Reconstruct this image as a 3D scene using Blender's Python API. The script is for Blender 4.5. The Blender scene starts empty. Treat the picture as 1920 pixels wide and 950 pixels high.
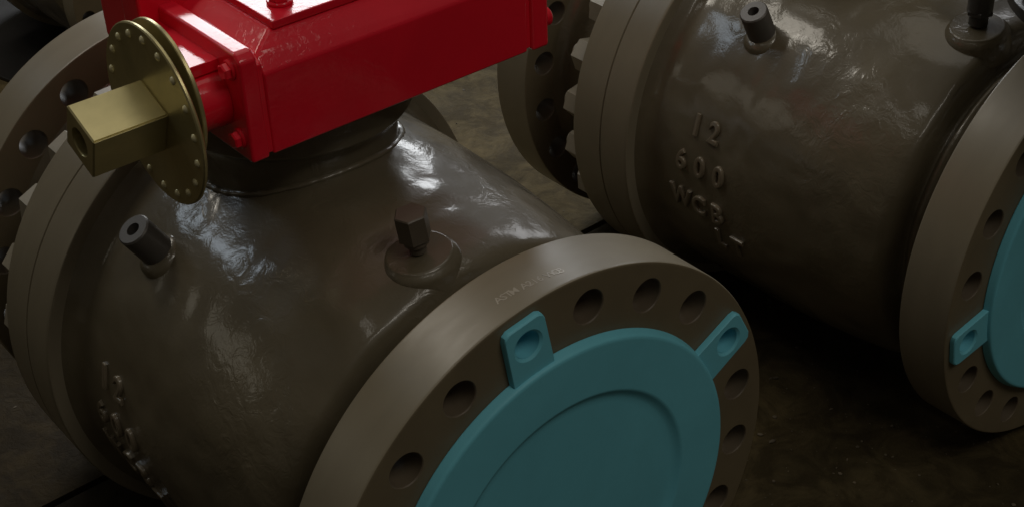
import bpy, bmesh, math, random
from mathutils import Vector, Matrix
PI = math.pi
random.seed(7)
SC = bpy.context.scene
COL = SC.collection

# ---------------------------------------------------------------- camera
cam = bpy.data.cameras.new("camera")
cam_ob = bpy.data.objects.new("camera", cam)
COL.objects.link(cam_ob)
RIGHT = Vector((0.63321997, 0.77318053, -0.03499064))
DOWN = Vector((0.41468034, -0.37709374, -0.8281549))
FWD = Vector((-0.65350799, 0.50989429, -0.55940605))
m = Matrix((RIGHT, -DOWN, -FWD)).transposed().to_4x4()
m.translation = Vector((0.83656222, -0.70277006, 1.0549696))
cam_ob.matrix_world = m
cam.sensor_width = 36
cam.lens = 2855.68 / 1920 * 36
cam.clip_start = 0.02
cam.clip_end = 200
SC.camera = cam_ob

# ---------------------------------------------------------------- world (dim shop interior)
W = bpy.data.worlds.new("World")
SC.world = W
W.use_nodes = True
bg = W.node_tree.nodes['Background']
bg.inputs[0].default_value = (1.0, 0.86, 0.66, 1)
bg.inputs[1].default_value = 0.036
SC.view_settings.view_transform = 'Standard'
SC.view_settings.look = 'None'
SC.view_settings.exposure = 0
SC.view_settings.gamma = 1

# ---------------------------------------------------------------- lamps: windows and skylights of the shop, plus added fill and glint lights
def lamp(name, target, direction, dist, sx, sy, power, color):
    L = bpy.data.lights.new(name, 'AREA')
    L.shape = 'RECTANGLE'
    L.size = sx
    L.size_y = sy
    L.energy = power
    L.color = color
    o = bpy.data.objects.new(name, L)
    COL.objects.link(o)
    d = Vector(direction).normalized()
    o.location = Vector(target) + d * dist
    o.rotation_euler = (-d).to_track_quat('-Z', 'Y').to_euler()
    return o
def azel(a, e):
    a = math.radians(a); e = math.radians(e)
    return (math.cos(a) * math.cos(e), math.sin(a) * math.cos(e), math.sin(e))
lamp('window_light', (-.3, .1, .35), azel(148, 22), 4.0, 1.9, 1.4, 60, (.95, .98, 1.0))
lamp('small_window_light', (-.35, -.1, .22), azel(-158, 36), 4.0, .5, .6, 3.6, (.75, .88, 1.0))
lamp('skylight', (-.05, -.1, .25), azel(-178, 49), 4.0, 1.2, .7, 12, (1.0, .93, .80))
lamp('side_skylight', (-.2, .65, .2), azel(-148, 50), 4.0, .45, .5, 6, (1.0, .94, .82))
lamp('glint_strip', (-.1, .1, .1), azel(-6, 52), 4.0, 2.6, .16, 6, (1.0, .95, .84))  # added strip light for edge glints, not a known fixture
lamp('glint_strip', (-.1, .1, .1), azel(-95, 66), 4.2, 2.2, .16, 2.5, (1.0, .95, .84))  # second added glint strip, from the side
lamp('far_window_light', (-.15, .75, .25), azel(122, 24), 4.0, .9, 1.2, 8, (.97, .98, 1.0))
lamp('shop_lamp', (-.2, -.1, .2), azel(-132, 17), 4.5, 1.0, .7, 1.4, (1.0, .93, .75))
lamp('top_fill', (-.2, .1, .2), azel(115, 70), 4.0, 2.2, 1.6, 7, (1.0, .95, .84))  # added soft top light, brightens the brass and rim tops
lamp('front_fill', (0, .3, 0), azel(8, 58), 5.0, 2.2, 1.6, 27, (1.0, .93, .82))  # added front fill for the flange faces turned from the windows

# ---------------------------------------------------------------- materials
def newmat(name):
    mt = bpy.data.materials.new(name)
    mt.use_nodes = True
    nt = mt.node_tree
    return mt, nt, nt.nodes['Principled BSDF']
def node(nt, kind, **kw):
    n = nt.nodes.new(kind)
    for k, v in kw.items():
        setattr(n, k, v)
    return n
def noise(nt, scale, detail=3, rough=.5, dist=0, coord=None):
    n = node(nt, 'ShaderNodeTexNoise')
    n.inputs['Scale'].default_value = scale
    n.inputs['Detail'].default_value = detail
    n.inputs['Roughness'].default_value = rough
    n.inputs['Distortion'].default_value = dist
    if coord is not None:
        nt.links.new(coord, n.inputs['Vector'])
    return n
def ramp(nt, src, stops):
    r = node(nt, 'ShaderNodeValToRGB')
    cr = r.color_ramp
    while len(cr.elements) < len(stops):
        cr.elements.new(.5)
    for e, (p, c) in zip(cr.elements, stops):
        e.position = p
        e.color = (*c, 1) if len(c) == 3 else c
    nt.links.new(src, r.inputs[0])
    return r
def paint(name, base, rough=.4, coat=.0, coat_rough=.08, lump=0, lump_scale=12, wrinkle=0, wrinkle_scale=90,
          fine=0, fine_scale=400, var=.25, metallic=0, spec=.5, stretch=(1, 1, 1), dirt=0.0):
    mt, nt, b = newmat(name)
    tc = node(nt, 'ShaderNodeTexCoord')
    mp = node(nt, 'ShaderNodeMapping')
    mp.inputs['Scale'].default_value = stretch
    nt.links.new(tc.outputs['Object'], mp.inputs['Vector'])
    co = mp.outputs['Vector']
    n1 = noise(nt, 9, 5, .6, .4, co)
    lo = tuple(c * (1 - var) for c in base); hi = tuple(min(1, c * (1 + var)) for c in base)
    r = ramp(nt, n1.outputs['Fac'], [(.32, lo), (.68, hi)])
    colour = r.outputs['Color']
    if dirt:
        nd = noise(nt, 38, 8, .7, .8, co)
        rd = ramp(nt, nd.outputs['Fac'], [(.56, (0, 0, 0)), (.72, (1, 1, 1))])
        mx = node(nt, 'ShaderNodeMix', data_type='RGBA')
        mul = node(nt, 'ShaderNodeMath', operation='MULTIPLY')
        mul.inputs[1].default_value = dirt
        nt.links.new(rd.outputs['Color'], mul.inputs[0])
        nt.links.new(mul.outputs[0], mx.inputs[0])
        nt.links.new(colour, mx.inputs[6])
        mx.inputs[7].default_value = (base[0] * .35, base[1] * .35, base[2] * .35, 1)
        colour = mx.outputs[2]
    nt.links.new(colour, b.inputs['Base Color'])
    nr = noise(nt, 22, 4, .6, 0, co)
    mr = node(nt, 'ShaderNodeMapRange')
    mr.inputs['To Min'].default_value = max(.02, rough - .07)
    mr.inputs['To Max'].default_value = rough + .1
    nt.links.new(nr.outputs['Fac'], mr.inputs['Value'])
    nt.links.new(mr.outputs[0], b.inputs['Roughness'])
    b.inputs['Metallic'].default_value = metallic
    b.inputs['Specular IOR Level'].default_value = spec
    b.inputs['Coat Weight'].default_value = coat
    b.inputs['Coat Roughness'].default_value = coat_rough
    prev = None
    for amt, sc, det, ds in ((lump, lump_scale, 2, .3), (wrinkle, wrinkle_scale, 4, 1.2), (fine, fine_scale, 2, 0)):
        if not amt:
            continue
        n = noise(nt, sc, det, .55, ds, co)
        src = n.outputs['Fac']
        if amt is wrinkle and amt:      # wrinkles gather in patches, the paint between them flows out flat
            pn = noise(nt, 7, 2, .5, 0, co)
            pr_ = ramp(nt, pn.outputs['Fac'], [(.42, (.12, .12, .12)), (.62, (1, 1, 1))])
            mu = node(nt, 'ShaderNodeMath', operation='MULTIPLY')
            nt.links.new(src, mu.inputs[0]); nt.links.new(pr_.outputs['Color'], mu.inputs[1])
            src = mu.outputs[0]
        bp = node(nt, 'ShaderNodeBump')
        bp.inputs['Strength'].default_value = 1
        bp.inputs['Distance'].default_value = amt
        nt.links.new(src, bp.inputs['Height'])
        if prev is not None:
            nt.links.new(prev, bp.inputs['Normal'])
        prev = bp.outputs['Normal']
    if prev is not None:
        nt.links.new(prev, b.inputs['Normal'])
        nt.links.new(prev, b.inputs['Coat Normal'])
    return mt

BROWN = (.128, .106, .066)
M_CAST = paint('brown_gloss_cast', BROWN, .42, .85, .115, lump=.012, lump_scale=7, wrinkle=.0013, wrinkle_scale=54, fine=.00008, fine_scale=420, var=.12)
M_RIM = paint('brown_satin_machined', (.225, .193, .134), .36, .15, .3, lump=.0002, lump_scale=10, fine=.00003, fine_scale=120, var=.06, spec=.6, stretch=(3, 1, 1))
M_FACE = paint('brown_machined_face', (.165, .132, .080), .5, .1, .3, fine=.00005, fine_scale=240, var=.10)
M_NUT = paint('grey_brown_nut', (.30, .265, .20), .45, .2, .3, fine=.0001, var=.2)
M_LETTER = paint('brown_gloss_letters', (.19, .155, .105), .4, 1.0, .16, fine=.0002, fine_scale=260, var=.15)
M_FIT = paint('dark_brown_fitting', (.105, .085, .062), .45, .3, .15, fine=.0001, fine_scale=300, var=.1)
M_DARKSTEEL = paint('oiled_steel', (.045, .042, .038), .4, .2, .2, fine=.0001, var=.2)
M_STAMP = paint('scraped_bare_metal', (.42, .38, .32), .35, 0, .3, var=.3, metallic=.3)
M_STEEL = paint('dark_grey_steel', (.12, .11, .10), .45, .1, .3, fine=.0001, var=.2, metallic=.3)
M_BLACK = paint('black_paint', (.012, .011, .011), .4, .2, .2, fine=.0002, var=.2)
M_RED = paint('red_gloss_paint', (.80, .002, .024), .5, .9, .07, lump=.0008, lump_scale=14, wrinkle=.0003, wrinkle_scale=140, var=.06, spec=.3)
M_BRASS = paint('yellow_zinc_brass', (.56, .49, .25), .30, 0, .2, fine=.00003, fine_scale=250, var=.22, metallic=.75)
M_HOLE_DOME = paint('pale_brass', (.85, .78, .48), .3, 0, .2, var=.05, metallic=.4)  # paler brass for the domes that stand in for disc holes
M_TEAL = paint('teal_plastic', (.17, .57, .70), .46, 0, .3, fine=.00005, fine_scale=600, var=.05, spec=.35, dirt=.05)
M_BORE = paint('brown_bore_paint', (.125, .098, .066), .5, 0, .3, var=.2, spec=.5)

def floor_mat(name, k):
    mt, nt, b = newmat(name)
    tc = node(nt, 'ShaderNodeTexCoord')
    co = tc.outputs['Object']
    n1 = noise(nt, 2.2, 6, .62, .5, co)
    r1 = ramp(nt, n1.outputs['Fac'], [(.30, tuple(c * k for c in (.080, .062, .028))), (.5, tuple(c * k for c in (.155, .118, .056))), (.72, tuple(c * k for c in (.25, .185, .075)))])
    n2 = noise(nt, 16, 8, .7, 1.0, co)
    r2 = ramp(nt, n2.outputs['Fac'], [(.42, (.35, .33, .30)), (.62, (1, 1, 1))])
    mx = node(nt, 'ShaderNodeMix', data_type='RGBA', blend_type='MULTIPLY')
    mx.inputs[0].default_value = .75
    nt.links.new(r1.outputs[0], mx.inputs[6]); nt.links.new(r2.outputs[0], mx.inputs[7])
    # shade painted into the floor colour towards the left end, edge broken by noise
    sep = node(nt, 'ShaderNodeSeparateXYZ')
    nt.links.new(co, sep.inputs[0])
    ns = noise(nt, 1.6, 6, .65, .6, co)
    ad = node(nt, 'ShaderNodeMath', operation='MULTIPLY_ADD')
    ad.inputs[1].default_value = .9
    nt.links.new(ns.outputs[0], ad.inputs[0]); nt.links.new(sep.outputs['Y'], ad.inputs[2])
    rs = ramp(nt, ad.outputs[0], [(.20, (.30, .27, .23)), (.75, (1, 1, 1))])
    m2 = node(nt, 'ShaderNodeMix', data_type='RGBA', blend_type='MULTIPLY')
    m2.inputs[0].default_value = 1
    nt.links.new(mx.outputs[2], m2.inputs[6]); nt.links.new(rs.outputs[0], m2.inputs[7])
    nt.links.new(m2.outputs[2], b.inputs['Base Color'])
    b.inputs['Specular IOR Level'].default_value = .12
    n3 = noise(nt, 5, 5, .6, 0, co)
    mr = node(nt, 'ShaderNodeMapRange')
    mr.inputs['To Min'].default_value = .5; mr.inputs['To Max'].default_value = .95
    nt.links.new(n3.outputs[0], mr.inputs['Value']); nt.links.new(mr.outputs[0], b.inputs['Roughness'])
    n4 = noise(nt, 60, 8, .7, .5, co)
    bp = node(nt, 'ShaderNodeBump'); bp.inputs['Distance'].default_value = .003
    nt.links.new(n4.outputs[0], bp.inputs['Height']); nt.links.new(bp.outputs[0], b.inputs['Normal'])
    return mt
M_FLOOR = floor_mat('worn_concrete', 1.0)
M_FLOOR_SHADE = floor_mat('shade_tinted_concrete', .5)  # same concrete darkened, shade put into the front sheet's colour

# ---------------------------------------------------------------- mesh helpers
def mesh_of(bm, name, mats, angle=35):
    bmesh.ops.recalc_face_normals(bm, faces=bm.faces[:])
    me = bpy.data.meshes.new(name)
    bm.to_mesh(me); bm.free()
    for f in me.polygons:
        f.use_smooth = True
    me.set_sharp_from_angle(angle=math.radians(angle))
    for x in (mats if isinstance(mats, (list, tuple)) else [mats]):
        me.materials.append(x)
    return me
def link(name, me, parent=None, loc=None):
    o = bpy.data.objects.new(name, me)
    COL.objects.link(o)
    wn = o.modifiers.new('weighted_normals', 'WEIGHTED_NORMAL')
    wn.keep_sharp = True
    if parent is not None:
        o.parent = parent
    if loc is not None:
        o.location = loc
    return o
def frame(axis):
    a = Vector(axis).normalized()
    u = a.orthogonal().normalized()
    if abs(a.x) > .9:
        u = Vector((0, 1, 0))
    elif abs(a.z) > .9:
        u = Vector((1, 0, 0))
    elif abs(a.y) > .9:
        u = Vector((1, 0, 0))
    else:
        u = (Vector((1, 0, 0)) - a * a.x).normalized()
    v = a.cross(u)
    return a, u, v
def lathe(bm, prof, origin=(0, 0, 0), axis=(1, 0, 0), n=128, mat=0):
    """prof: list of (along, radius); revolve round axis. Radius 0 at ends closes."""
    a, u, v = frame(axis)
    o = Vector(origin)
    rings = []
    for (t, r) in prof:
        if r < 1e-7:
            rings.append([bm.verts.new(o + a * t)])
        else:
            rings.append([bm.verts.new(o + a * t + (u * math.cos(2 * PI * k / n) + v * math.sin(2 * PI * k / n)) * r) for k in range(n)])
    for A, B in zip(rings, rings[1:]):
        for k in range(n):
            k2 = (k + 1) % n
            if len(A) == 1 and len(B) == 1:
                continue
            if len(A) == 1:
                f = bm.faces.new((A[0], B[k], B[k2]))
            elif len(B) == 1:
                f = bm.faces.new((A[k], B[0], A[k2]))
            else:
                f = bm.faces.new((A[k], B[k], B[k2], A[k2]))
            f.material_index = mat
    return rings
def cyl(bm, p0, axis, length, r, n=32, bev=.001, mat=0, r2=None):
    r2 = r if r2 is None else r2
    b = min(bev, length * .4, r * .4)
    lathe(bm, [(0, 0), (0, r - b), (b, r), (length - b, r2), (length, r2 - b), (length, 0)], p0, axis, n, mat)
def prism(bm, p0, axis, length, r, sides=6, rot=0, cham=.0, mat=0):
    a, u, v = frame(axis)
    o = Vector(p0)
    rings = []
    for t, rr in ((0, r - cham), (cham, r), (length - cham, r), (length, r - cham)) if cham else ((0, r), (length, r)):
        rings.append([bm.verts.new(o + a * t + (u * math.cos(rot + 2 * PI * k / sides) + v * math.sin(rot + 2 * PI * k / sides)) * rr) for k in range(sides)])
    for A, B in zip(rings, rings[1:]):
        for k in range(sides):
            f = bm.faces.new((A[k], B[k], B[(k + 1) % sides], A[(k + 1) % sides])); f.material_index = mat
    bm.faces.new(rings[0]).material_index = mat
    bm.faces.new(rings[-1]).material_index = mat
def box(bm, x0, x1, y0, y1, z0, z1, bev=.002, seg=2, mat=0):
    r = bmesh.ops.create_cube(bm, size=1)
    vs = r['verts']
    for v in vs:
        v.co = Vector(((x0 + x1) / 2 + v.co.x * (x1 - x0), (y0 + y1) / 2 + v.co.y * (y1 - y0), (z0 + z1) / 2 + v.co.z * (z1 - z0)))
    fs = set(f for v in vs for f in v.link_faces)
    for f in fs:
        f.material_index = mat
    if bev:
        es = list(set(e for v in vs for e in v.link_edges))
        bmesh.ops.bevel(bm, geom=es, offset=bev, segments=seg, affect='EDGES', profile=.5)
def boolean(me_a, me_b, name, angle=30):
    a = bpy.data.objects.new('tmp_a', me_a); b = bpy.data.objects.new('tmp_b', me_b)
    COL.objects.link(a); COL.objects.link(b)
    md = a.modifiers.new('b', 'BOOLEAN'); md.operation = 'DIFFERENCE'; md.object = b; md.solver = 'EXACT'; md.material_mode = 'TRANSFER'
    bpy.context.view_layer.update()
    dg = bpy.context.evaluated_depsgraph_get()
    res = bpy.data.meshes.new_from_object(a.evaluated_get(dg))
    res.name = name
    for f in res.polygons:
        f.use_smooth = True
    res.set_sharp_from_angle(angle=math.radians(angle))
    bpy.data.objects.remove(a); bpy.data.objects.remove(b)
    return res
def thing(name, label, cat, loc=(0, 0, 0), group=None):
    o = bpy.data.objects.new(name, None)
    COL.objects.link(o)
    o.location = loc
    o.empty_display_size = .1
    o['label'] = label; o['category'] = cat
    if group:
        o['group'] = group
    return o
def tag(o, label, cat, group=None):
    o['label'] = label; o['category'] = cat
    if group:
        o['group'] = group
    return o

# ---------------------------------------------------------------- valve meshes (local frame: x = bore axis, front face at x = 0)
R_OD, R_BC, T_FL, R_HOLE = .2795, .2445, .0668, .0175
def flange_mesh(x_face, sign, phase, name, rf=True):
    """sign +1: face looks to +x. profile from hub side to face"""
    bm = bmesh.new()
    s = sign
    x0 = x_face; x1 = x_face - s * T_FL
    prof = [(x1, .15), (x1, R_OD - .003), (x1 + s * .001, R_OD - .0009), (x1 + s * .003, R_OD), (x0 - s * .003, R_OD), (x0 - s * .001, R_OD - .0009), (x0, R_OD - .003)]
    if rf:
        prof += [(x0, .1915), (x0 + s * .0025, .1905)]
        prof += [(x0 + s * .0025, .15)]
    else:
        prof += [(x0, .15)]
    prof.append(prof[0])
    lathe(bm, prof, n=256)
    bmesh.ops.remove_doubles(bm, verts=bm.verts[:], dist=1e-6)
    for f in bm.faces:
        n = f.normal; f.normal_update(); c = f.calc_center_median()
        if abs(f.normal.x) > .9:
            f.material_index = 1
    bmesh.ops.recalc_face_normals(bm, faces=bm.faces[:])
    me = bpy.data.meshes.new('fl'); bm.to_mesh(me); bm.free()
    me.materials.append(M_RIM); me.materials.append(M_FACE)
    bc = bmesh.new()
    for k in range(20):
        a = phase + 2 * PI * k / 20
        lo, hi = min(x0, x1), max(x0, x1)
        prof = [(-.01, 0), (-.01, R_HOLE + .0105), (.0010, R_HOLE), (hi - lo - .0010, R_HOLE), (hi - lo + .01, R_HOLE + .0105), (hi - lo + .01, 0)]
        lathe(bc, prof, (lo, R_BC * math.cos(a), R_BC * math.sin(a)), (1, 0, 0), 40)
    bmesh.ops.recalc_face_normals(bc, faces=bc.faces[:])
    mc = bpy.data.meshes.new('cut'); bc.to_mesh(mc); bc.free()
    mc.materials.append(M_BORE)
    return boolean(me, mc, name, 30)

PH_A = 2.3695
PH_B = 2.6771
ME_FRONT = {'a': flange_mesh(0, 1, PH_A, 'front_flange_mesh')}
L_TOT = .820
ME_REAR = flange_mesh(-L_TOT, -1, math.radians(9), 'rear_flange_mesh')

def body_mesh():
    bm = bmesh.new()
    ctrl = [(-.062, .18), (-.0665, .232), (-.069, .222), (-.074, .213), (-.082, .208), (-.092, .2055), (-.099, .206), (-.103, .2085), (-.107, .2120), (-.111, .2125), (-.1145, .2095), (-.118, .2065),
            (-.121, .2075), (-.1235, .2130), (-.1255, .2230), (-.1275, .2310), (-.1305, .2365), (-.135, .2400), (-.142, .2430), (-.155, .2460), (-.175, .2492), (-.20, .2525), (-.24, .2570), (-.29, .2608), (-.34, .2627), (-.41, .2632), (-.47, .2625), (-.497, .2625), (-.507, .265), (-.514, .271), (-.519, .279), (-.523, .282), (-.523, .2)]
    # resample finely
    prof = []
    for (a, b) in zip(ctrl, ctrl[1:]):
        k = max(1, int(math.hypot(a[0] - b[0], a[1] - b[1]) / .012))
        for i in range(k):
            t = i / k
            prof.append((a[0] + (b[0] - a[0]) * t, a[1] + (b[1] - a[1]) * t))
    prof.append(ctrl[-1])
    lathe(bm, prof, n=200)
    # casting unevenness in the real surface
    from mathutils import noise as nz
    for v in bm.verts:
        if -.50 < v.co.x < -.088:
            r = Vector((0, v.co.y, v.co.z)); n = r.normalized()
            d = nz.noise(v.co * 6.0) * .0022 + nz.noise(v.co * 15.0 + Vector((3, 1, 2))) * .0011
            d += nz.noise(Vector((v.co.x * 22, v.co.y * 16, v.co.z * 16))) * .0022 * max(0, min(1, (v.co.x + .22) / .06))
            edge = min(1, (v.co.x + .50) / .04, (-.088 - v.co.x) / .02)
            v.co += n * d * max(0, edge)
    # weld pad under the drain fitting, pad around the vent fitting
    return mesh_of(bm, 'valve_body_mesh', M_CAST, 50)
ME_BODY = body_mesh()

def closure_mesh():
    bm = bmesh.new()
    R = .2955
    prof = [(-.520, .2), (-.520, R - .004), (-.5215, R - .0012), (-.525, R), (-.5712, R), (-.5722, R - .0022), (-.5732, R - .0022), (-.5742, R),
            (-.625, R), (-.6285, R - .0012), (-.630, R - .004), (-.630, .2), (-.520, .2)]
    lathe(bm, prof, n=256)
    bmesh.ops.remove_doubles(bm, verts=bm.verts[:], dist=1e-6)
    return mesh_of(bm, 'closure_ring_mesh', M_RIM, 40)
ME_RING = closure_mesh()
def tail_mesh():
    bm = bmesh.new()
    lathe(bm, [(-.629, .14), (-.629, .236), (-.640, .230), (-.665, .222), (-.70, .214), (-.735, .212), (-.748, .218), (-.7545, .228), (-.7545, .14), (-.629, .14)], n=160)
    bmesh.ops.remove_doubles(bm, verts=bm.verts[:], dist=1e-6)
    return mesh_of(bm, 'tail_neck_mesh', M_CAST, 50)
ME_TAIL = tail_mesh()
def nut_mesh():
    bm = bmesh.new()
    prism(bm, (0, 0, 0), (-1, 0, 0), .030, .0255, 6, 0, .0015)
    cyl(bm, (-.029, 0, 0), (-1, 0, 0), .012, .0125, 20)
    return mesh_of(bm, 'hex_nut_mesh', M_NUT, 25)
ME_NUT = nut_mesh()

def bonnet_mesh():
    bm = bmesh.new()
    lathe(bm, [(.15, 0), (.15, .110), (.262, .110), (.275, .1105), (.285, .1135), (.291, .119), (.295, .126), (.300, .1295), (.322, .1295), (.324, .129), (.324, 0)],
          (-.432, 0, 0), (0, 0, 1), 120)
    return mesh_of(bm, 'bonnet_mesh', M_CAST, 40)
ME_BONNET = bonnet_mesh()
def weld_mesh(cx, r, bead, rb=.2625):
    """hand-laid weld bead where the bonnet meets the barrel"""
    bm = bmesh.new()
    n, k = 260, 10
    rnd = random.Random(3)
    from mathutils import noise as nz
    rings = []
    for i in range(n):
        a = 2 * PI * i / n
        w = bead * (1 + .28 * nz.noise(Vector((math.cos(a) * 4, math.sin(a) * 4, 1))) + .07 * math.sin(i * 1.1) + .25 * nz.noise(Vector((math.cos(a) * 11, math.sin(a) * 11, 4))))
        rr = r + .002 * nz.noise(Vector((math.cos(a) * 3, math.sin(a) * 3, 7)))
        y = rr * math.sin(a)
        c = Vector((cx + rr * math.cos(a), y, math.sqrt(rb * rb - y * y)))
        out = Vector((math.cos(a), math.sin(a), 0)); up = Vector((0, 0, 1))
        rings.append([bm.verts.new(c + out * w * 1.3 * math.cos(2 * PI * j / k) + up * w * math.sin(2 * PI * j / k)) for j in range(k)])
    for i in range(n):
        A, B = rings[i], rings[(i + 1) % n]
        for j in range(k):
            bm.faces.new((A[j], B[j], B[(j + 1) % k], A[(j + 1) % k]))
    return mesh_of(bm, 'weld_bead_mesh', M_CAST, 80)
ME_WELD = weld_mesh(-.432, .1110, .0033)
def cap_screw_mesh():
    bm = bmesh.new()
    cyl(bm, (0, 0, 0), (0, 0, 1), .020, .014, 24)
    return mesh_of(bm, 'bolt_mesh', M_CAST)

def vent_mesh():
    """threaded injection fitting: welded collar, hex shank, flat ring end with a hole; along +z"""
    bm = bmesh.new()
    lathe(bm, [(-.012, 0), (-.012, .029), (.002, .0265), (.006, .0225), (.010, .0185), (.010, 0)], (0, 0, 0), (0, 0, 1), 40)
    me1 = mesh_of(bm, 'vent_collar_mesh', M_CAST, 50)
    bm = bmesh.new()
    lathe(bm, [(.002, 0), (.002, .0180), (.0480, .0180), (.0497, .0165), (.0497, .0074), (.038, .0070), (.038, 0)], (0, 0, 0), (0, 0, 1), 40)
    me2 = mesh_of(bm, 'vent_plug_mesh', [M_STEEL], 40)
    return me1, me2
ME_VCOL, ME_VPLUG = vent_mesh()

def drain_meshes():
    bm = bmesh.new()
    lathe(bm, [(-.03, 0), (-.03, .042), (-.006, .0395), (-.001, .0372), (.0015, .0345), (.0030, .0335), (.0042, .0325), (.0048, .0305), (.0048, 0)], (0, 0, 0), (0, 0, 1), 56)
    a = mesh_of(bm, 'drain_collar_mesh', M_CAST, 50)
    bm = bmesh.new()
    cyl(bm, (0, 0, .006), (0, 0, 1), .016, .0085, 24)
    cyl(bm, (0, 0, .016), (0, 0, 1), .006, .0125, 24)
    prism(bm, (0, 0, .022), (0, 0, 1), .030, .0165, 6, .3, .0012)
    b = mesh_of(bm, 'drain_bolt_mesh', M_FIT, 25)
    bm = bmesh.new()
    cyl(bm, (0, 0, .006), (0, 0, 1), .02, .0115, 28)
    cyl(bm, (0, 0, .024), (0, 0, 1), .06, .0150, 32)
    prism(bm, (0, 0, .020), (0, 0, 1), .006, .0165, 6, .2, .001)
    c = mesh_of(bm, 'drain_post_mesh', M_DARKSTEEL, 30)
    return a, b, c
ME_DCOL, ME_DBOLT, ME_DPOST = drain_meshes()

def wrapped_text(rows, mesh_name, radius=.2622, size=.040, stretch_h=1.0, extrude=.0022, bevel=.0019):
    """rows: (text, x of first char centre, pitch, angle deg of row centre). Raised cast letters wrapped on the barrel; up = towards smaller angle of the -y flank."""
    out = []
    for (txt, xs, pitch, ang) in rows:
        for i, ch in enumerate(txt):
            if ch == ' ':
                continue
            cu = bpy.data.curves.new('t', 'FONT')
            cu.body = ch; cu.size = size; cu.align_x = 'CENTER'; cu.align_y = 'CENTER'
            cu.extrude = extrude; cu.offset = -.0002; cu.bevel_depth = bevel; cu.bevel_resolution = 3; cu.resolution_u = 4
            o = bpy.data.objects.new('t', cu); COL.objects.link(o)
            bpy.context.view_layer.update()
            me = bpy.data.meshes.new_from_object(o.evaluated_get(bpy.context.evaluated_depsgraph_get()))
            ys = [v.co.y for v in me.vertices]; xs_ = [v.co.x for v in me.vertices]
            cy = (min(ys) + max(ys)) / 2; cx = (min(xs_) + max(xs_)) / 2
            for v in me.vertices:
                x = xs + pitch * i + (v.co.x - cx) * .86
                th = math.radians(ang) - (v.co.y - cy) * stretch_h / radius
                r = radius + v.co.z
                v.co = (x, r * math.cos(th), r * math.sin(th))
            bm = bmesh.new(); bm.from_mesh(me)
            bpy.data.objects.remove(o); bpy.data.meshes.remove(me)
            out.append(mesh_of(bm, 'cast_letter_mesh', M_LETTER, 60))
    return out

# ---------------------------------------------------------------- build a valve
def to_dir(o, d):
    o.rotation_mode = 'QUATERNION'
    o.rotation_quaternion = Vector((0, 0, 1)).rotation_difference(Vector(d))
def build_valve(label, loc, phase_key, texts, vent, drain, post=False, group='brown painted ball valves standing in a row'):
    root = thing('ball_valve', label, 'valve', loc, group)
    link('valve_body', ME_BODY, root)
    link('end_flange', ME_FRONT[phase_key], root)
    link('end_flange', ME_REAR, root)
    link('closure_ring', ME_RING, root)
    link('tail_neck', ME_TAIL, root)
    link('bonnet', ME_BONNET, root)
    link('weld_bead', ME_WELD, root)
    for k in range(24):
        a = math.radians(7.5 + NUT_OFF) + 2 * PI * k / 24
        o = link('hex_nut', ME_NUT, root, (-.6295, .264 * math.cos(a), .264 * math.sin(a)))
        o.rotation_euler = (a + PI / 6 * (k % 3) * .3, 0, 0)
    for t in texts:
        link('cast_letter', t, root)
    p, d = vent
    c = link('fitting_collar', ME_VCOL, root, p); to_dir(c, d)
    c2 = link('vent_fitting', ME_VPLUG, root, p); to_dir(c2, d)
    p, d = drain
    c = link('fitting_collar', ME_DCOL, root, p); to_dir(c, d)
    c2 = link('drain_post' if post else 'drain_bolt', ME_DPOST if post else ME_DBOLT, root, p); to_dir(c2, d if not post else (0, 0, 1))
    return root
NUT_OFF = 2.0
def ang_dir(a): return (0, math.cos(math.radians(a)), math.sin(math.radians(a)))
def on_body(x, a, r=.262): return (x, r * math.cos(math.radians(a)), r * math.sin(math.radians(a)))

TXT_A = wrapped_text([('12', -.449, .031, 168.7), ('600', -.467, .0335, 181), ('WCB', -.467, .0335, -167), ('T', -.382, .03, -161)], 'lettering_a')
TXT_B = wrapped_text([('12', -.430, .031, 163.8), ('600', -.447, .0335, 175.8), ('WCB', -.447, .0335, -171.3), ('LT', -.378, .03, -162.5)], 'lettering_b')
ME_FRONT['b'] = flange_mesh(0, 1, PH_B, 'front_flange_mesh_b')

LOC_A = (0, 0, 0)
LOC_B = (.0498, .8149, -.0011)
valve_a = build_valve('brown ball valve in front carrying the red gearbox', LOC_A, 'a', TXT_A,
                      (on_body(-.419, 134, .260), ang_dir(121)), (on_body(-.167, 97.3, .2462), ang_dir(98)))
valve_b = build_valve('brown ball valve on the right without a red gearbox', LOC_B, 'b', TXT_B,
                      (on_body(-.392, 133.5, .257), ang_dir(117)), (on_body(-.161, 104, .2485), ang_dir(100)), True)

# stamped marks on the front flange rim of the first valve
def stamp():
    bm = bmesh.new()
    a0, a1 = 99.7, 86.0
    x0, x1 = -.0257, -.0200
    txt = 'ASTM A216 WCB'
    for i, ch in enumerate(txt):
        if ch == ' ':
            continue
        t = i / (len(txt) - 1)
        cu = bpy.data.curves.new('t', 'FONT'); cu.body = ch; cu.size = .0115
        cu.align_x = 'CENTER'; cu.align_y = 'CENTER'; cu.extrude = .0003; cu.offset = .0001; cu.resolution_u = 2
        o = bpy.data.objects.new('t', cu); COL.objects.link(o)
        bpy.context.view_layer.update()
        me = bpy.data.meshes.new_from_object(o.evaluated_get(bpy.context.evaluated_depsgraph_get()))
        for v in me.vertices:
            th = math.radians(a0 + (a1 - a0) * t) - v.co.x / R_OD
            x = x0 + (x1 - x0) * t - v.co.y
            r = R_OD + v.co.z - .0001
            v.co = (x, r * math.cos(th), r * math.sin(th))
        bm.from_mesh(me)
        bpy.data.objects.remove(o); bpy.data.meshes.remove(me)
    return mesh_of(bm, 'stamped_marks_mesh', M_STAMP, 30)
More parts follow.
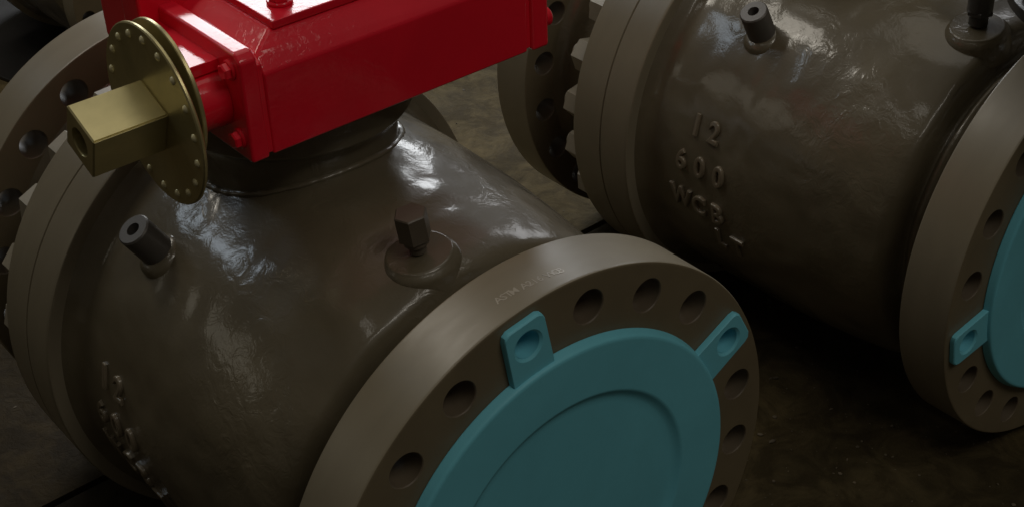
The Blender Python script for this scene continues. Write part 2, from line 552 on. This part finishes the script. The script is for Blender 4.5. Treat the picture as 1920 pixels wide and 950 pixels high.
link('stamped_marks', stamp(), valve_a)

# far small valve of the same build (upper left corner)
valve_c = thing('ball_valve', 'smaller brown valve in the background behind the front valve, upper left', 'valve', (-1.6, .432, -.0805), 'brown painted ball valves standing in a row')
valve_c.scale = (.7, .7, .7)
for n_, me_ in (('valve_body', ME_BODY), ('end_flange', flange_mesh(0, 1, math.radians(5), 'front_flange_mesh_c', rf=True)), ('end_flange', ME_REAR), ('closure_ring', ME_RING), ('tail_neck', ME_TAIL)):
    link(n_, me_, valve_c)

# ---------------------------------------------------------------- red gearbox on the first valve
def gearbox():
    bm = bmesh.new()
    # worm housing: long box with sloping shoulders round the lid
    def hull(pts, bev):
        vs = [bm.verts.new(p) for p in pts]
        r = bmesh.ops.convex_hull(bm, input=vs)
        fs = [g for g in r['geom'] if isinstance(g, bmesh.types.BMFace)]
        d = bmesh.ops.dissolve_limit(bm, angle_limit=.02, verts=vs, edges=list(set(e for f in fs for e in f.edges)))
        es = list(set(e for v in vs if v.is_valid for e in v.link_edges))
        bmesh.ops.bevel(bm, geom=es, offset=bev, segments=3, affect='EDGES', profile=.5)
    def extr(profile, y0, y1, bev=.003):
        vs0 = [bm.verts.new((x, y0, z)) for x, z in profile]
        vs1 = [bm.verts.new((x, y1, z)) for x, z in profile]
        n = len(profile)
        fs = [bm.faces.new(vs0), bm.faces.new(vs1[::-1])]
        for k in range(n):
            fs.append(bm.faces.new((vs0[k], vs0[(k + 1) % n], vs1[(k + 1) % n], vs1[k])))
        bmesh.ops.recalc_face_normals(bm, faces=fs)
        es = list(set(e for f in fs for e in f.edges))
        bmesh.ops.bevel(bm, geom=es, offset=bev, segments=3, affect='EDGES', profile=.5)
    hull([(-.2665, -.1175, .3465), (-.2665, .190, .3465), (-.44, -.1175, .3465), (-.44, .190, .3465), (-.2655, -.1175, .430), (-.2655, .190, .430),
          (-.276, -.1175, .445), (-.44, -.1175, .4485), (-.292, -.092, .4578), (-.44, -.092, .4578), (-.292, .190, .4578), (-.44, .190, .4578)], .0028)
    extr([(-.2655, .3455), (-.2655, .448), (-.274, .4555), (-.42, .4555), (-.42, .3455)], -.1405, -.1215, .0032)
    extr([(-.2675, .349), (-.2675, .440), (-.278, .447), (-.42, .447), (-.42, .349)], -.124, -.116, .002)
    extr([(-.2685, .349), (-.2685, .452), (-.42, .452), (-.42, .349)], .188, .196, .002)
    extr([(-.2655, .3450), (-.2655, .450), (-.276, .4565), (-.42, .4565), (-.42, .3450)], .1955, .2185, .004)
    # drive sleeve over the bonnet
    lathe(bm, [(.322, 0), (.322, .118), (.352, .118), (.352, 0)], (-.422, 0, 0), (0, 0, 1), 80)
    # worm wheel housing behind
    box(bm, -.450, -.412, -.160, .215, .350, .4765, .004, 3)
    box(bm, -.60, -.448, -.120, .200, .350, .470, .006, 3)
    return mesh_of(bm, 'gearbox_mesh', M_RED, 35)
gb = link('gearbox', gearbox(), valve_a)
gb['label'] = 'glossy red gearbox housing'
def child(name, build, mat, parent, angle=35):
    bm = bmesh.new(); build(bm)
    return link(name, mesh_of(bm, name + '_mesh', mat, angle), parent)
child('housing_lid', lambda bm: box(bm, -.4125, -.2875, -.0895, .165, .457, .4655, .0018, 2), M_RED, gb)
ME_LB = None
def lid_bolt(bm):
    cyl(bm, (0, 0, 0), (0, 0, 1), .004, .0125, 24)
    prism(bm, (0, 0, .0035), (0, 0, 1), .014, .0105, 6, .2, .001)
_b = bmesh.new(); lid_bolt(_b); ME_LB = mesh_of(_b, 'lid_bolt_mesh', M_RED, 30)
for (x, y) in ((-.318, -.062), (-.318, .13)):
    link('lid_bolt', ME_LB, gb, (x, y, .4652))
child('shaft_hood', lambda bm: (box(bm, -.4125, -.3045, -.1765, -.1385, .4285, .440, .0012, 2), box(bm, -.4115, -.372, -.1755, -.1385, .352, .429, .002, 2)), M_RED, gb)
child('shaft_housing', lambda bm: (cyl(bm, (-.318, -.138, .3985), (0, -1, 0), .034, .030, 48, .003), cyl(bm, (-.318, -.170, .3985), (0, -1, 0), .020, .020, 40, .002)), M_RED, gb)
_b = bmesh.new(); cyl(_b, (0, 0, 0), (0, -1, 0), .004, .0100, 24); prism(_b, (0, -.003, 0), (0, -1, 0), .0075, .0082, 6, .5, .0015); ME_SB = mesh_of(_b, 'cover_bolt_mesh', M_RED, 30)
for (x, z) in ((-.283, .4365), (-.283, .3665), (-.352, .3665)):
    link('cover_bolt', ME_SB, gb, (x, -.1392, z))
_b = bmesh.new(); cyl(_b, (0, 0, 0), (0, 1, 0), .010, .0105, 24, .002); ME_EB = mesh_of(_b, 'end_plug_mesh', M_RED, 30)
for (x, z) in ((-.279, .425), (-.279, .372)):
    link('end_plug', ME_EB, gb, (x, .218, z))
# yellow zinc plated disc pair, domes standing in for its pale holes and square drive
AX, AZ = -.3185, .4005
def disc(bm):
    lathe(bm, [(0, .012), (0, .0862), (.0012, .0874), (.0032, .0874), (.0044, .0862), (.0044, .012), (0, .012)], (AX, -.2005, AZ), (0, -1, 0), 128)
    bmesh.ops.remove_doubles(bm, verts=bm.verts[:], dist=1e-6)
def disc_cut(bm):
    for k in range(18):
        a = 2 * PI * k / 18 + .1
        lathe(bm, [(-.002, 0), (-.002, .0028), (.008, .0028), (.008, 0)], (AX + .0765 * math.cos(a), -.1995, AZ + .0765 * math.sin(a)), (0, -1, 0), 16)
_a = bmesh.new(); disc(_a); _a = mesh_of(_a, 'd', M_BRASS)
_c = bmesh.new(); disc_cut(_c); _c = mesh_of(_c, 'c', M_BRASS)
link('indicator_disc', boolean(_a, _c, 'indicator_disc_mesh', 30), gb)
child('backing_disc', lambda bm: cyl(bm, (AX - .002, -.1865, AZ + .0165), (0, -1, 0), .0042, .0700, 128, .0008), M_BRASS, gb)
ME_RV = bmesh.new()
lathe(ME_RV, [(0, 0), (0, .0042), (.0014, .0036), (.0024, .0020), (.0028, 0)], (0, 0, 0), (0, -1, 0), 16)
ME_RV = mesh_of(ME_RV, 'rivet_mesh', M_HOLE_DOME, 60)  # pale dome that stands in for a disc hole
for k in range(18):
    a = 2 * PI * k / 18 + .1
    link('rivet', ME_RV, gb, (AX + .0765 * math.cos(a), -.2045, AZ + .0765 * math.sin(a)))  # ring of pale domes in place of the disc holes
def drive(bm):
    prism(bm, (0, 0, 0), (0, -1, 0), .073, .0342, 4, 0, .0016)
_a = bmesh.new(); drive(_a); bmesh.ops.bevel(_a, geom=[e for e in _a.edges if e.calc_length() > .06], offset=.0016, segments=2, affect='EDGES'); _a = mesh_of(_a, 'd', M_BRASS)
_c = bmesh.new(); lathe(_c, [(-.002, 0), (-.002, .0155), (.001, .0135), (.03, .0135), (.03, 0)], (0, -.073, 0), (0, 1, 0), 40)
for (s, t) in ((.02, .25), (.048, .25)):
    pass
_c = mesh_of(_c, 'c', M_BRASS)
sq = link('square_drive', boolean(_a, _c, 'square_drive_mesh', 30), gb, (AX, -.2045, AZ))
sq.rotation_euler = (0, -math.radians(22), 0)

# ---------------------------------------------------------------- black bracket over the right valve
child('mounting_bracket', lambda bm: (cyl(bm, (.040, -.049, .335), (0, 0, 1), .016, .150, 72, .002), box(bm, -.44, .04, -.02, .06, .3235, .3365, .002), cyl(bm, (-.040, -.150, .350), (0, 0, 1), .010, .012, 6)), M_BLACK, valve_b)

# ---------------------------------------------------------------- teal flange covers
def cover_mesh(name, tab_ang, phase):
    bm = bmesh.new()
    # dish: base, rim, recessed centre
    prof = [(.0058, 0), (.0058, .2), (.0004, .2), (.0004, .2112), (.0014, .2118), (.0070, .2095), (.0098, .2082), (.0108, .2062), (.0112, .2035), (.0112, .1515), (.0106, .1490), (.0092, .1476),
            (.0066, .1466), (.0060, .1455), (.0060, .1)]
    prof = [(x + .0062 if 0 else x, r) for x, r in prof]
    lathe(bm, [(.0120 + 0, 0), (.0120 + 0, .001)] if 0 else [], n=8) if 0 else None
    # closed solid: back wall then front surface, floor of the dish stands 7 mm behind the ring
    front = [(.0004, .1925), (.0004, .2114), (.0014, .2119), (.0075, .2096), (.0098, .2087), (.0110, .2072), (.0114, .2045), (.0114, .1530), (.0110, .1508), (.0098, .1490),
             (.0078, .1466), (.0060, .1435), (.0051, .1400), (.0048, .134), (.0048, 0)]
    back = [(.0028, 0), (.0028, .1925)]
    lathe(bm, back + front, n=200)
    mm = mesh_of(bm, name, M_TEAL, 40)
    return mm
ME_COVER = cover_mesh('flange_cover_mesh', None, None)
def tab_mesh():
    """tab pointing along +z from the disc edge, its bolt hole at z = R_BC, plate lies at x 0.0006..0.0075"""
    bm = bmesh.new()
    out = [(-.0245, .200), (-.0235, .262), (-.0215, .2675), (-.0165, .2705), (.0165, .2705), (.0215, .2675), (.0235, .262), (.0245, .200)]
    x0, x1 = .0006, .0072
    def ring(x, grow):
        c = Vector((0, .235))
        r = []
        for y, z in out:
            d = Vector((y, z)) - c
            p = Vector((y, z)) - d.normalized() * grow
            r.append(bm.verts.new((x, p.x, p.y)))
        return r
    A = ring(x0, 0); B = ring(x1 - .0012, .0002); Cc = ring(x1, .0016)
    for P_, Q in ((A, B), (B, Cc)):
        for k in range(len(out)):
            k2 = (k + 1) % len(out)
            bm.faces.new((P_[k], Q[k], Q[k2], P_[k2]))
    bm.faces.new(A); bm.faces.new(Cc)
    me = mesh_of(bm, 'tab', M_TEAL, 30)
    bc = bmesh.new()
    lathe(bc, [(-.01, 0), (-.01, .0135), (.0052, .0140), (.0095, .0195), (.0095, 0)], (0, 0, R_BC), (1, 0, 0), 40)
    mc = mesh_of(bc, 'cut', M_TEAL)
    plate = boolean(me, mc, 'tab_plate', 30)
    bm = bmesh.new(); bm.from_mesh(plate)
    # hollow push-in plug
    lathe(bm, [(.0006, .0158), (-.022, .0150), (-.024, .0), ], (0, 0, R_BC), (1, 0, 0), 36)
    lathe(bm, [(.0040, .0137), (-.020, .0128), (-.0215, 0)], (0, 0, R_BC), (1, 0, 0), 36)
    return mesh_of(bm, 'cover_tab_mesh', M_TEAL, 35)
ME_TAB = tab_mesh()
def build_cover(label, loc, a0):
    root = thing('flange_cover', label, 'flange cover', loc, 'teal plastic flange covers')
    link('cover_disc', ME_COVER, root)
    for k in range(5):
        a = a0 + k * 2 * PI / 5
        t = link('fixing_tab', ME_TAB, root)
        t.rotation_euler = (a - PI / 2, 0, 0)
    return root
build_cover('teal plastic cover pushed on the front flange of the valve with the red gearbox', LOC_A, PH_A - 2 * 2 * PI / 20)
build_cover('teal plastic cover on the flange at the right edge, cut by the frame', LOC_B, PH_B + 2 * 2 * PI / 20)

# ---------------------------------------------------------------- setting
def floor():
    bm = bmesh.new()
    Z = -.2965
    S = 9
    # two sheets of floor with a narrow joint between them at x = -.70
    import itertools
    def sheet(x0, x1, y0, y1):
        vs = [bm.verts.new(c) for c in ((x0, y0, Z), (x1, y0, Z), (x1, y1, Z), (x0, y1, Z))]
        bm.faces.new(vs)
    def skew(x, y): return x - .006 * 0
    j0 = [(-.695 - .012 * (y), y) for y in (-S, S)]
    w = .006
    a = [bm.verts.new((-.700 - .017 * -S - w, -S, Z)), bm.verts.new((-.700 - .017 * S - w, S, Z)), bm.verts.new((-S, S, Z)), bm.verts.new((-S, -S, Z))]
    bm.faces.new(a)
    b = [bm.verts.new((-.700 - .017 * -S + w, -S, Z)), bm.verts.new((-.700 - .017 * S + w, S, Z)), bm.verts.new((S, S, Z)), bm.verts.new((S, -S, Z))]
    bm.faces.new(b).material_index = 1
    # joint walls and bottom
    c = [bm.verts.new((v.co.x, v.co.y, Z - .02)) for v in (a[0], a[1], b[1], b[0])]
    bm.faces.new(c)
    bm.faces.new((a[0], a[1], c[1], c[0])); bm.faces.new((b[0], b[1], c[2], c[3]))
    me = mesh_of(bm, 'floor_mesh', [M_FLOOR, M_FLOOR_SHADE])
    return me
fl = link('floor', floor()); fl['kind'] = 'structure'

bm = bmesh.new()
box(bm, -1.6, 0, 0, 1.3, 0, .008, .003)
floor_sheet_ob = link('rubber_mat', mesh_of(bm, 'rubber_mat_mesh', M_BLACK))  # black sheet laid where the far floor is dark
floor_sheet_ob.location = (-1.66, .227, -.2963); floor_sheet_ob.rotation_euler = (0, 0, math.radians(13.9))
tag(floor_sheet_ob, 'thin black sheet on the floor under the small background valve, upper left corner', 'mat')

# grit and paint flakes lying on the floor round the valves
bm = bmesh.new()
rg = random.Random(11)
for k in range(420):
    if k < 300:
        x, y = rg.uniform(-.75, .15), rg.uniform(.30, .75)
    else:
        x, y = rg.uniform(-1.4, -.75), rg.uniform(-.5, 1.0)
    r = rg.choice((.0008, .0010, .0013, .0016, .0026)) * rg.uniform(.6, 1.4)
    g = bmesh.ops.create_icosphere(bm, subdivisions=1, radius=r)
    sx, sy, sz = rg.uniform(.7, 1.8), rg.uniform(.6, 1.2), rg.uniform(.25, .6)
    a = rg.uniform(0, PI)
    for v in g['verts']:
        c = v.co * rg.uniform(.8, 1.2)
        c = Vector((c.x * sx, c.y * sy, c.z * sz))
        v.co = Vector((x + c.x * math.cos(a) - c.y * math.sin(a), y + c.x * math.sin(a) + c.y * math.cos(a), -.2963 + r * sz * .6 + c.z))
M_GRIT = paint('floor_grit', (.10, .08, .05), .7, 0, .3, var=.5, lump_scale=5)
gr = link('floor_grit', mesh_of(bm, 'floor_grit_mesh', M_GRIT, 20))
gr['kind'] = 'stuff'
gr['label'] = 'fine grit and flakes scattered on the dark floor'
